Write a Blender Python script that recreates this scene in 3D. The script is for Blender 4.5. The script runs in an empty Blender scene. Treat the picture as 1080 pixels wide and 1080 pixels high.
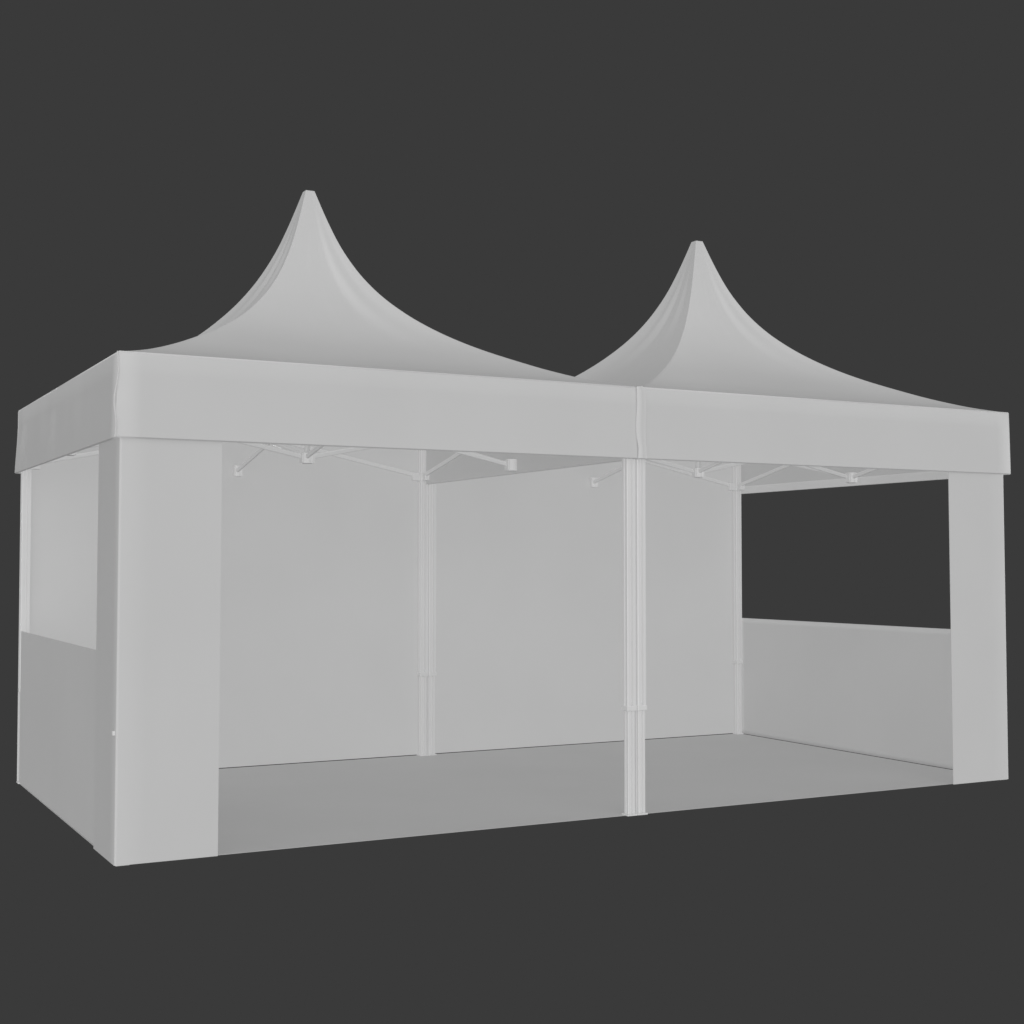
import bpy, bmesh, math, random
from mathutils import Vector, Matrix
random.seed(4)
S = bpy.context.scene
C = S.collection

# ------------------------------------------------------------------ world, view
W = bpy.data.worlds.new("World"); S.world = W; W.use_nodes = True
bg = W.node_tree.nodes['Background']
bg.inputs[0].default_value = (0.0423, 0.0423, 0.0423, 1); bg.inputs[1].default_value = 1.0
S.view_settings.view_transform = 'Standard'; S.view_settings.look = 'None'
S.view_settings.gamma = 1.0; S.view_settings.exposure = 0.0
S.view_settings.use_curve_mapping = False
S.cycles.use_denoising = True

# ------------------------------------------------------------------ materials
def mat(name, col, rough, bump=0.0, scale=300.0, spec=0.25):
    m = bpy.data.materials.new(name); m.use_nodes = True
    nt = m.node_tree; b = nt.nodes['Principled BSDF']
    tc = nt.nodes.new('ShaderNodeTexCoord')
    n = nt.nodes.new('ShaderNodeTexNoise'); n.inputs['Scale'].default_value = 1.3; n.inputs['Detail'].default_value = 5
    nt.links.new(tc.outputs['Object'], n.inputs['Vector'])
    r = nt.nodes.new('ShaderNodeValToRGB')
    r.color_ramp.elements[0].color = (col*0.985,)*3+(1,); r.color_ramp.elements[1].color = (col*1.015,)*3+(1,)
    r.color_ramp.elements[0].position = .3; r.color_ramp.elements[1].position = .7
    nt.links.new(n.outputs['Fac'], r.inputs['Fac']); nt.links.new(r.outputs['Color'], b.inputs['Base Color'])
    b.inputs['Roughness'].default_value = rough
    b.inputs['Specular IOR Level'].default_value = spec
    if bump:
        v = nt.nodes.new('ShaderNodeTexNoise'); v.inputs['Scale'].default_value = scale; v.inputs['Detail'].default_value = 3
        nt.links.new(tc.outputs['Object'], v.inputs['Vector'])
        bp = nt.nodes.new('ShaderNodeBump'); bp.inputs['Strength'].default_value = bump; bp.inputs['Distance'].default_value = .01
        nt.links.new(v.outputs['Fac'], bp.inputs['Height']); nt.links.new(bp.outputs['Normal'], b.inputs['Normal'])
    return m
ALB = 0.45
M_FAB = mat('matte_fabric', ALB, .62, .05, 9.0)
M_WALL = mat('wall_fabric', ALB*1.12, .7, .03, 5.0)
M_SIDE = mat('side_wall_fabric', ALB*1.02, .7, .03, 5.0)
M_METAL = mat('matte_metal', ALB*1.19, .5, 0, spec=.3)
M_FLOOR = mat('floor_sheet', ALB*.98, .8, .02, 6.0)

# ------------------------------------------------------------------ helpers
def link(name, bm, m, parent=None, smooth=True, thick=0.0, bevel=0.0, crisp=0):
    me = bpy.data.meshes.new(name); bm.normal_update(); bm.to_mesh(me); bm.free()
    me.materials.append(m)
    for p in me.polygons: p.use_smooth = smooth
    o = bpy.data.objects.new(name, me); C.objects.link(o)
    if parent: o.parent = parent
    if thick:
        s = o.modifiers.new('thick', 'SOLIDIFY'); s.thickness = thick; s.offset = -1
        if crisp:
            dg = bpy.context.evaluated_depsgraph_get(); dg.update()
            nm = bpy.data.meshes.new_from_object(o.evaluated_get(dg)); nm.name = name
            o.modifiers.clear(); o.data = nm; nm.set_sharp_from_angle(angle=math.radians(crisp))
    if bevel:
        b = o.modifiers.new('bevel', 'BEVEL'); b.width = bevel; b.segments = 3; b.limit_method = 'ANGLE'
        b.harden_normals = True
    return o
def box(bm, a, b):
    vs = [bm.verts.new((x, y, z)) for x in (a[0], b[0]) for y in (a[1], b[1]) for z in (a[2], b[2])]
    for f in ((0,1,3,2),(4,6,7,5),(0,4,5,1),(2,3,7,6),(0,2,6,4),(1,5,7,3)): bm.faces.new([vs[i] for i in f])
def bar_bm(p, q, w, h):
    """rectangular tube from p to q: h across in the vertical plane, w sideways"""
    p, q = Vector(p), Vector(q); d = (q-p).normalized()
    side = d.cross(Vector((0,0,1))).normalized(); up = side.cross(d).normalized()
    bm = bmesh.new(); rings = []
    for c in (p, q):
        rings.append([bm.verts.new(c + side*sx*w/2 + up*sz*h/2) for sx, sz in ((-1,-1),(1,-1),(1,1),(-1,1))])
    for i in range(4):
        bm.faces.new((rings[0][i], rings[0][(i+1)%4], rings[1][(i+1)%4], rings[1][i]))
    bm.faces.new(rings[0][::-1]); bm.faces.new(rings[1])
    bmesh.ops.recalc_face_normals(bm, faces=bm.faces)
    return bm
def grid(bm, f, us, vs):
    g = [[bm.verts.new(f(u, v)) for u in us] for v in vs]
    for j in range(len(vs)-1):
        for i in range(len(us)-1):
            bm.faces.new((g[j][i], g[j][i+1], g[j+1][i+1], g[j+1][i]))
    return g
def lin(a, b, n): return [a+(b-a)*i/(n-1) for i in range(n)]

# ------------------------------------------------------------------ the pagoda roof
PROF = [(0.022,3.818),(.045,3.71),(.07,3.60),(.10,3.482),(.135,3.37),(.18,3.252),(.24,3.13),(.31,3.02),(.38,2.93),
        (.46,2.845),(.55,2.765),(.65,2.69),(.76,2.615),(.88,2.548),(1.0,2.5)]
def catmull(pts, n):
    out = []
    P = [pts[0]] + pts + [pts[-1]]
    for i in range(1, len(P)-2):
        for k in range(n):
            t = k/n
            a, b, c, d = P[i-1], P[i], P[i+1], P[i+2]
            out.append(tuple(.5*((2*b[j])+(-a[j]+c[j])*t+(2*a[j]-5*b[j]+4*c[j]-d[j])*t*t+(-a[j]+3*b[j]-3*c[j]+d[j])*t**3) for j in (0, 1)))
    out.append(pts[-1])
    return out
ROWS = catmull(PROF, 4)
def make_canopy(x0, x1, parent, folds, pk):
    y0, y1 = -.016, 3.03
    cx, cy = pk, 1.5
    bm = bmesh.new()
    ss = [-1, -.985, -.96, -.92] + lin(-.86, .86, 30) + [.92, .96, .985, 1]
    verts = {}
    def pt(side, s, r, z):
        w = 1 - s*s
        k = .07*math.sin(math.pi*min(1, r**.6))*w
        hr = r*(1-k)
        z2 = z - .008*w*math.sin(math.pi*r)
        # soft cloth folds running down from the peak
        env = math.exp(-((math.log(r+1e-4)-math.log(.2))/.75)**2)
        d = 0
        for (sd, s0, wd, am, sh) in folds:
            if sd == side: d += am*math.exp(-((s-s0-sh*(r-.2))/wd)**2)
        hr += d*env*w/1.5
        hx, hy = (x1-x0)/2, (y1-y0)/2
        tx, ty = pk + ((x0+x1)/2-pk)*r, (y0+y1)/2
        if side == 0: return (tx+s*r*hx, ty-hr*hy, z2)
        if side == 1: return (tx+hr*hx, ty+s*r*hy, z2)
        if side == 2: return (tx-s*r*hx, ty+hr*hy, z2)
        return (tx-hr*hx, ty-s*r*hy, z2)
    rings = []
    for (r, z) in ROWS:
        ring = []
        for side in range(4):
            for s in ss[:-1]: ring.append(bm.verts.new(pt(side, s, r, z)))
        rings.append(ring)
    n = len(rings[0])
    for j in range(len(rings)-1):
        for i in range(n):
            bm.faces.new((rings[j][i], rings[j+1][i], rings[j+1][(i+1)%n], rings[j][(i+1)%n]))
    # blunt top
    top = [bm.verts.new((v.co.x*.86+cx*.14, v.co.y*.86+1.507*.14, 3.832)) for v in rings[0]]
    for i in range(n): bm.faces.new((top[i], rings[0][i], rings[0][(i+1)%n], top[(i+1)%n]))
    c = bm.verts.new((cx, 1.507, 3.836))
    for i in range(n): bm.faces.new((c, top[i], top[(i+1)%n]))
    bmesh.ops.recalc_face_normals(bm, faces=bm.faces)
    return link('canopy', bm, M_FAB, parent, thick=.003)

def make_valance(p, q, out, parent, zb=2.078, flare=.014, rip=None, hem=False, ends=(0, 0), tilt=(0, 0), roll=(0, 0), corner=0):
    """cloth skirt hanging from the eave between p and q (2D points); out = outward direction"""
    p, q, out = Vector(p), Vector(q), Vector(out); L = (q-p).length; d = (q-p)/L
    prof = [(-.016, 2.5045), (-.007, 2.504), (0, 2.497)] + \
           [(0 + flare*t**.8, 2.492+(zb-2.492)*t) for t in (.24, .35, .5, .65, .82, .97)] + [(flare, zb+.005), (flare-.009, zb-.001)]
    us = [0, .002, .04, .07, .1] + lin(.15, .85, 40) + [.9, .93, .96, .998, 1]
    bm = bmesh.new()
    def f(u, v):
        o, z = prof[v]; t = max(0, (2.5-z)/(2.5-zb))
        r = rip(u, t) if rip else 0
        e = ends[0]*t*(1-u)**8 + ends[1]*t*u**8          # corner flare along the run
        along = u*L + (tilt[0]*(1-u)**6 + tilt[1]*u**6)*t
        if corner and u < .003: along += corner*math.sin(t*7.2)*t**.3
        if (u < .001 and roll[0]) or (u > .999 and roll[1]): o -= .006
        c = p + d*along + out*(o+r+e)
        return (c.x, c.y, z)
    grid(bm, f, us, range(len(prof)))
    bmesh.ops.recalc_face_normals(bm, faces=bm.faces)
    # make normals face outward
    bm.normal_update()
    tot = sum((fc.normal.xy.dot(out))*fc.calc_area() for fc in bm.faces)
    if tot < 0: bmesh.ops.reverse_faces(bm, faces=bm.faces)
    v = link('valance', bm, M_FAB, parent, thick=.006, crisp=50)
    if hem:
        bm = bmesh.new()
        def g(u, v):
            o, z = [(flare-.010, zb+.064), (flare-.013, zb+.06), (flare-.015, zb+.03), (flare-.012, zb+.002)][v]
            c = p + d*(u*L*.985+.02) + out*o
            return (c.x, c.y, z)
        grid(bm, g, lin(0, 1, 12), range(4))
        link('hem', bm, M_METAL, v, thick=.004, crisp=30)
    return v

# ------------------------------------------------------------------ frame pieces
def slotted(bm, x, y, h, z0, z1, slot=.008, depth=.018, ch=.004):
    '''extruded square profile, half width h, chamfered corners and one slot down each face'''
    q = [(h, -h+ch), (h, -slot), (h-depth, -slot*.8), (h-depth, slot*.8), (h, slot), (h, h-ch)]
    pts = []
    for k in range(4):
        c, s_ = [(1, 0), (0, 1), (-1, 0), (0, -1)][k]
        pts += [(px*c-py*s_, px*s_+py*c) for px, py in q]
    lo = [bm.verts.new((x+a, y+b, z0)) for a, b in pts]; hi = [bm.verts.new((x+a, y+b, z1)) for a, b in pts]
    n = len(pts)
    for i in range(n): bm.faces.new((lo[i], lo[(i+1)%n], hi[(i+1)%n], hi[i]))
    bm.faces.new(lo[::-1]); bm.faces.new(hi)

ZS, ZU = 2.135, 2.435          # lower and upper joints of the scissor bars
def make_post(x, y, parent, sx, sy, slider=True):
    bm = bmesh.new(); slotted(bm, x, y, .029, .62, 2.47)
    po = link('post', bm, M_METAL, parent, smooth=False)
    bm = bmesh.new(); slotted(bm, x, y, .0235, .006, .618, .0065, .014, .003)
    link('lower_tube', bm, M_METAL, po, smooth=False)
    bm = bmesh.new(); box(bm, (x-.032, y-.032, .607), (x+.032, y+.032, .637))
    link('collar', bm, M_METAL, po, bevel=.004)
    bm = bmesh.new(); box(bm, (x-.034, y-.034, 0), (x+.034, y+.034, .010))
    link('foot_plate', bm, M_METAL, po, bevel=.003)
    bm = bmesh.new()
    box(bm, (x-.034, y-.034, ZS-.034), (x+.034, y+.034, ZS+.034))
    a, b = sorted((x+sx*.036, x+sx*.088)); box(bm, (a, y-.020, ZS-.031), (b, y+.020, ZS+.031))
    a, b = sorted((y+sy*.036, y+sy*.088)); box(bm, (x-.020, a, ZS-.030), (x+.020, b, ZS+.030))
    bmesh.ops.recalc_face_normals(bm, faces=bm.faces)
    link('slider', bm, M_METAL, po, bevel=.004)
    bm = bmesh.new(); box(bm, (x-.034, y-.034, ZU-.03), (x+.034, y+.034, ZU+.034))
    link('post_cap', bm, M_METAL, po, bevel=.004)
    return po
def make_bracket(x, y, z, parent, a=.033, h=.032):
    bm = bmesh.new()
    box(bm, (x-a, y-a*.62, z-h), (x+a, y+a*.62, z+h))
    bmesh.ops.create_cone(bm, cap_ends=True, segments=20, radius1=a*.92, radius2=a*.92, depth=h*2.2, matrix=Matrix.Translation((x, y, z)))
    return link('bracket', bm, M_METAL, parent, smooth=False, bevel=.003)
def make_bar(p, q, parent, off=0.0, w=.022, h=.030):
    p, q = Vector(p), Vector(q); d = (q-p); s = d.cross(Vector((0,0,1))).normalized()*off
    d.normalize()
    return link('strut', bar_bm(p+s+d*.012, q+s-d*.012, w, h), M_METAL, parent, smooth=True, bevel=.0095)

def make_tent(label, x0, front_bar, folds):
    t = bpy.data.objects.new('pagoda_tent', None); C.objects.link(t)
    t['label'] = label; t['category'] = 'tent'; t['group'] = 'pagoda tents joined side by side'
    T = bpy.data.objects.new('tmp', None)
    xl, xr, yf, yb = x0+.035, x0+(2.963 if x0 == 0 else 2.948), .034, 2.968
    cx, cy = x0+1.5, 1.5
    posts = [make_post(xl, yf, t, 1, 1), make_post(xr, yf, t, -1, 1), make_post(xl, yb, t, 1, -1), make_post(xr, yb, t, -1, -1)]
    if x0 == 0:      # release knob of the corner post pushing through the cloth
        bm = bmesh.new(); box(bm, (-.016, yf-.018, .628), (0, yf+.010, .650))
        link('knob', bm, M_METAL, posts[0], bevel=.003)
    # side scissors: slider up to the upper middle joint
    mids = {'f': (cx, yf), 'b': (cx, yb), 'l': (xl, cy), 'r': (xr, cy)}
    for k, (mx, my) in mids.items():
        make_bracket(mx, my, ZS, t, .044 if k in 'lr' else .031, .036)
        make_bracket(mx, my, ZU, t, .031, .028)
        if k in 'fb': ends = [(xl, my), (xr, my)]
        else: ends = [(mx, yf), (mx, yb)]
        for (ex, ey) in ends:
            make_bar((ex, ey, ZS), (mx, my, ZU), t, .009)
        if k == 'r' or k == 'l':
            make_bar((mx, yb, ZU), (mx, my, ZS), t, -.009, h=.02)
            if front_bar: make_bar((mx, yf, ZU), (mx, my, ZS), t, -.009)
        make_bar((cx, cy, ZS), (mx, my, ZU), t, .010)
        make_bar((cx, cy, ZU), (mx, my, ZS), t, -.010)
    make_bracket(cx, cy, ZS-.005, t, .042, .030)
    make_bracket(cx, cy, ZU, t, .040, .03)
    bm = bmesh.new()
    bmesh.ops.create_cone(bm, cap_ends=True, segments=20, radius1=.019, radius2=.019, depth=3.80-ZS, matrix=Matrix.Translation((cx, cy, (3.80+ZS)/2)))
    link('center_pole', bm, M_METAL, t)
    return t

folds = [(0, .28, .10, -.020, .5), (0, .52, .10, .018, .4), (0, -.25, .14, .012, -.3), (0, .75, .07, -.012, .2), (0, .0, .1, .010, .2),
         (3, .55, .09, -.030, .2), (3, .25, .10, .022, .2), (3, -.1, .10, -.022, .0), (3, -.4, .10, .018, 0), (3, .75, .06, .02, .1),
         (1, .3, .15, .012, .2), (2, .2, .15, .012, .2)]
folds = [(a, b, c, d*.36, e) for (a, b, c, d, e) in folds]
folds2 = [(a, b+.05, c, d*.75, e) for (a, b, c, d, e) in folds]

t1 = make_tent('pale grey pagoda tent with wide cloth panel wrapped round its near left corner', 0, False, folds)
t2 = make_tent('pale grey pagoda tent with dark opening above the half wall on its right', 3, True, folds2)
t1.location = (0, 0, 0)

# canopies and skirts
make_canopy(-.012, 2.982, t1, folds, 1.503)
make_canopy(2.992, 6.020, t2, folds2, 4.505)
def rip_left(u, t):
    return (.007*math.sin(u*17+.6)+.003*math.sin(u*37+1.))*math.sin(math.pi*min(1, t*1.1)**.7)*(.3+.7*u)
def rip_front(u, t):
    return .0018*math.sin(u*9+1)*t
# tent on the left
make_valance((-.012, -.016), (2.982, -.016), (0, -1), t1, rip=rip_front, tilt=(-.010, 0), roll=(1, 0), corner=.006)
make_valance((-.012, -.016), (-.012, 3.05), (-1, 0), t1, rip=rip_left, flare=.012, tilt=(-.010, .03), ends=(0, .0), roll=(1, 0))
make_valance((2.982, -.014), (2.982, 3.03), (1, 0), t1, flare=0.001)
make_valance((-.012, 3.03), (2.982, 3.03), (0, 1), t1, flare=.03)
# tent on the right
make_valance((2.992, -.016), (6.020, -.016), (0, -1), t2, rip=rip_front, tilt=(0, .0), roll=(0, 1))
make_valance((6.020, -.016), (6.020, 3.03), (1, 0), t2, flare=.012, hem=True)
make_valance((2.992, -.014), (2.992, 3.03), (-1, 0), t2, flare=0.001)
make_valance((2.992, 3.03), (6.020, 3.03), (0, 1), t2, flare=.03)

# thin tubes added along the eaves, shaped to catch a bright edge line
def eave_highlight(pts, parent):
    bm = bmesh.new()
    for a, b in zip(pts, pts[1:]):
        a, b = Vector(a+(2.499,)), Vector(b+(2.499,)); d = (b-a).normalized(); sd = d.cross(Vector((0,0,1)))
        R = [[bm.verts.new(c+sd*.006*math.cos(k*math.pi/5)+Vector((0,0,.006*math.sin(k*math.pi/5)))) for k in range(10)] for c in (a, b)]
        for i in range(10): bm.faces.new((R[0][i], R[0][(i+1)%10], R[1][(i+1)%10], R[1][i]))
        bm.faces.new(R[0][::-1]); bm.faces.new(R[1])
    bmesh.ops.recalc_face_normals(bm, faces=bm.faces)
    link('edge_highlight', bm, M_FAB, parent)
eave_highlight([(-.007, 3.02), (-.007, -.0115), (2.978, -.0115)], t1)
eave_highlight([(2.998, -.0115), (6.014, -.0115), (6.014, 3.02)], t2)
# wavy tube added down the near corner for its crease and bright line
bm = bmesh.new(); prev = None
for k in range(31):
    t = k/30; z = 2.501-(2.501-2.08)*t
    x = -.018 - .012*t + .009*math.sin(t*8.2)*math.sin(math.pi*t)**.6; y = -.020-.014*t
    ring = [bm.verts.new((x+.0045*math.cos(a*math.pi/4), y+.0045*math.sin(a*math.pi/4), z)) for a in range(8)]
    if prev:
        for i in range(8): bm.faces.new((prev[i], prev[(i+1)%8], ring[(i+1)%8], ring[i]))
    prev = ring
bmesh.ops.recalc_face_normals(bm, faces=bm.faces)
link('edge_highlight', bm, M_FAB, t1)
# overlap flap at the seam
bm = bmesh.new()
def flap(u, v):
    z = 2.503+(2.079-2.503)*v
    xl = 2.985 - .010*math.exp(-((v-.55)/.22)**2) + .006*math.exp(-((v-.85)/.1)**2)
    xr = 3.034 + .004*math.sin(v*7) - .020*math.exp(-(v/.03)**2)
    fl = .014*v**.8
    bulge = .006*math.sin(math.pi*u)
    return (xl+(xr-xl)*u, -.0205-fl-bulge, z)
grid(bm, flap, lin(0, 1, 9), lin(0, 1, 30))
link('seam_flap', bm, M_FAB, t2, thick=.012, crisp=40)

# ------------------------------------------------------------------ corner cloth panels
def corner_panel(pts, parent, z0=.004, z1=2.30, lean=(0, 0)):
    """cloth running round the corner post; pts = plan polyline, top leans by lean"""
    bm = bmesh.new()
    zs = [z0, z0+.06, z0+.2] + lin(.5, 1.9, 8) + [2.1, z1]
    def f(i, z):
        x, y = pts[i]
        t = z/2.1
        return (x+lean[0]*t, y+lean[1]*t+.0*z, z)
    grid(bm, f, range(len(pts)), zs)
    return link('corner_panel', bm, M_FAB, parent, thick=.004, crisp=50)
def corner(cx, cy, sx, a, b, r):
    """plan line: along the side wall (a long), rounded corner, along the front (b long)"""
    pts = [(cx, cy+a), (cx, cy+a-.02), (cx, cy+.2), (cx, cy+.10)]
    for k in range(4):
        an = math.pi/2*k/3
        pts.append((cx+sx*r*(1-math.cos(an)), cy+r*(1-math.sin(an))))
    pts += [(cx+sx*.15, cy), (cx+sx*.28, cy), (cx+sx*(b-.02), cy), (cx+sx*b, cy)]
    return pts
corner_panel(corner(-.006, -.006, 1, .485, .510, .012), t1, lean=(.006, 0))
corner_panel(corner(5.984, -.006, -1, .50, .510, .012), t2, lean=(-.012, 0))

# ------------------------------------------------------------------ walls
def wall(name, p, q, z0, z1, parent, nx=14, nz=12, wob=.0, crisp=50):
    p, q = Vector(p), Vector(q); d = q-p; n = Vector((d.y, -d.x)).normalized()
    bm = bmesh.new()
    def f(u, v):
        o = wob*math.sin(u*7+v*3)*math.sin(math.pi*u)
        c = p+d*u+n*o
        return (c.x, c.y, z0+(z1-z0)*v)
    grid(bm, f, lin(0, 1, nx), lin(0, 1, nz))
    return link(name, bm, M_WALL if name == 'back_wall' else M_SIDE, parent, thick=.004, crisp=crisp)
wall('back_wall', (.005, 3.002), (2.996, 3.002), .006, 2.46, t1)
wall('back_wall', (3.004, 3.002), (5.995, 3.002), .006, 2.46, t2)
hw1 = wall('side_wall', (.012, .03), (.012, 2.93), .012, 1.015, t1)
hw2 = wall('side_wall', (5.982, .04), (5.982, 2.985), .006, 1.0, t2, nx=40, nz=24, crisp=0)

# ------------------------------------------------------------------ floor
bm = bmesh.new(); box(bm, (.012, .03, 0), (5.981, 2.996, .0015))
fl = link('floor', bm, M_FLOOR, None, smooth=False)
fl['kind'] = 'structure'

# ------------------------------------------------------------------ light
def sun(name, d, e, shadow=False, ang=1.0):
    l = bpy.data.lights.new(name, 'SUN'); l.energy = e; l.angle = math.radians(ang)
    l.use_shadow = shadow
    o = bpy.data.objects.new(name, l); C.objects.link(o)
    o.rotation_euler = Vector(d).to_track_quat('Z', 'Y').to_euler()   # shines from direction d
    return o
# a surface square to a sun of energy e shows radiance ALB*e/pi
def en(rad): return rad*math.pi/ALB
S.cycles.diffuse_bounces = 4; S.cycles.max_bounces = 5
sun('front_fill', (0, -1, 0), en(.218))  # six shadowless fill suns, added to stand in for even ambient light
sun('left_fill', (-1, 0, 0), en(.185))
sun('top_fill', (0, 0, 1), en(.152))
sun('low_fill', (0, 0, -1), en(.02))
sun('right_fill', (1, 0, 0), en(.125))
sun('back_fill', (0, 1, 0), en(.08))
sun('soft_fill', (-.47, -.88, .12), en(.10), True, 110)  # three wide shadow-casting fill suns, added for soft contact shading
sun('soft_fill', (-.85, -.55, .12), en(.10), True, 130)
sun('soft_fill', (.62, -.78, .12), en(.10), True, 130)

# ------------------------------------------------------------------ camera
cam = bpy.data.cameras.new('camera'); cam.lens = 50; cam.sensor_width = 36; cam.clip_end = 200
co = bpy.data.objects.new('camera', cam); C.objects.link(co)
co.location = (-1.54645572, -7.02608967, 1.45553008)
yaw, pit = 0.486496611, 0.0374436132
F = Vector((math.sin(yaw)*math.cos(pit), math.cos(yaw)*math.cos(pit), math.sin(pit)))
co.rotation_euler = F.to_track_quat('-Z', 'Y').to_euler()
S.camera = co
S.render.resolution_x = S.render.resolution_y = 1024
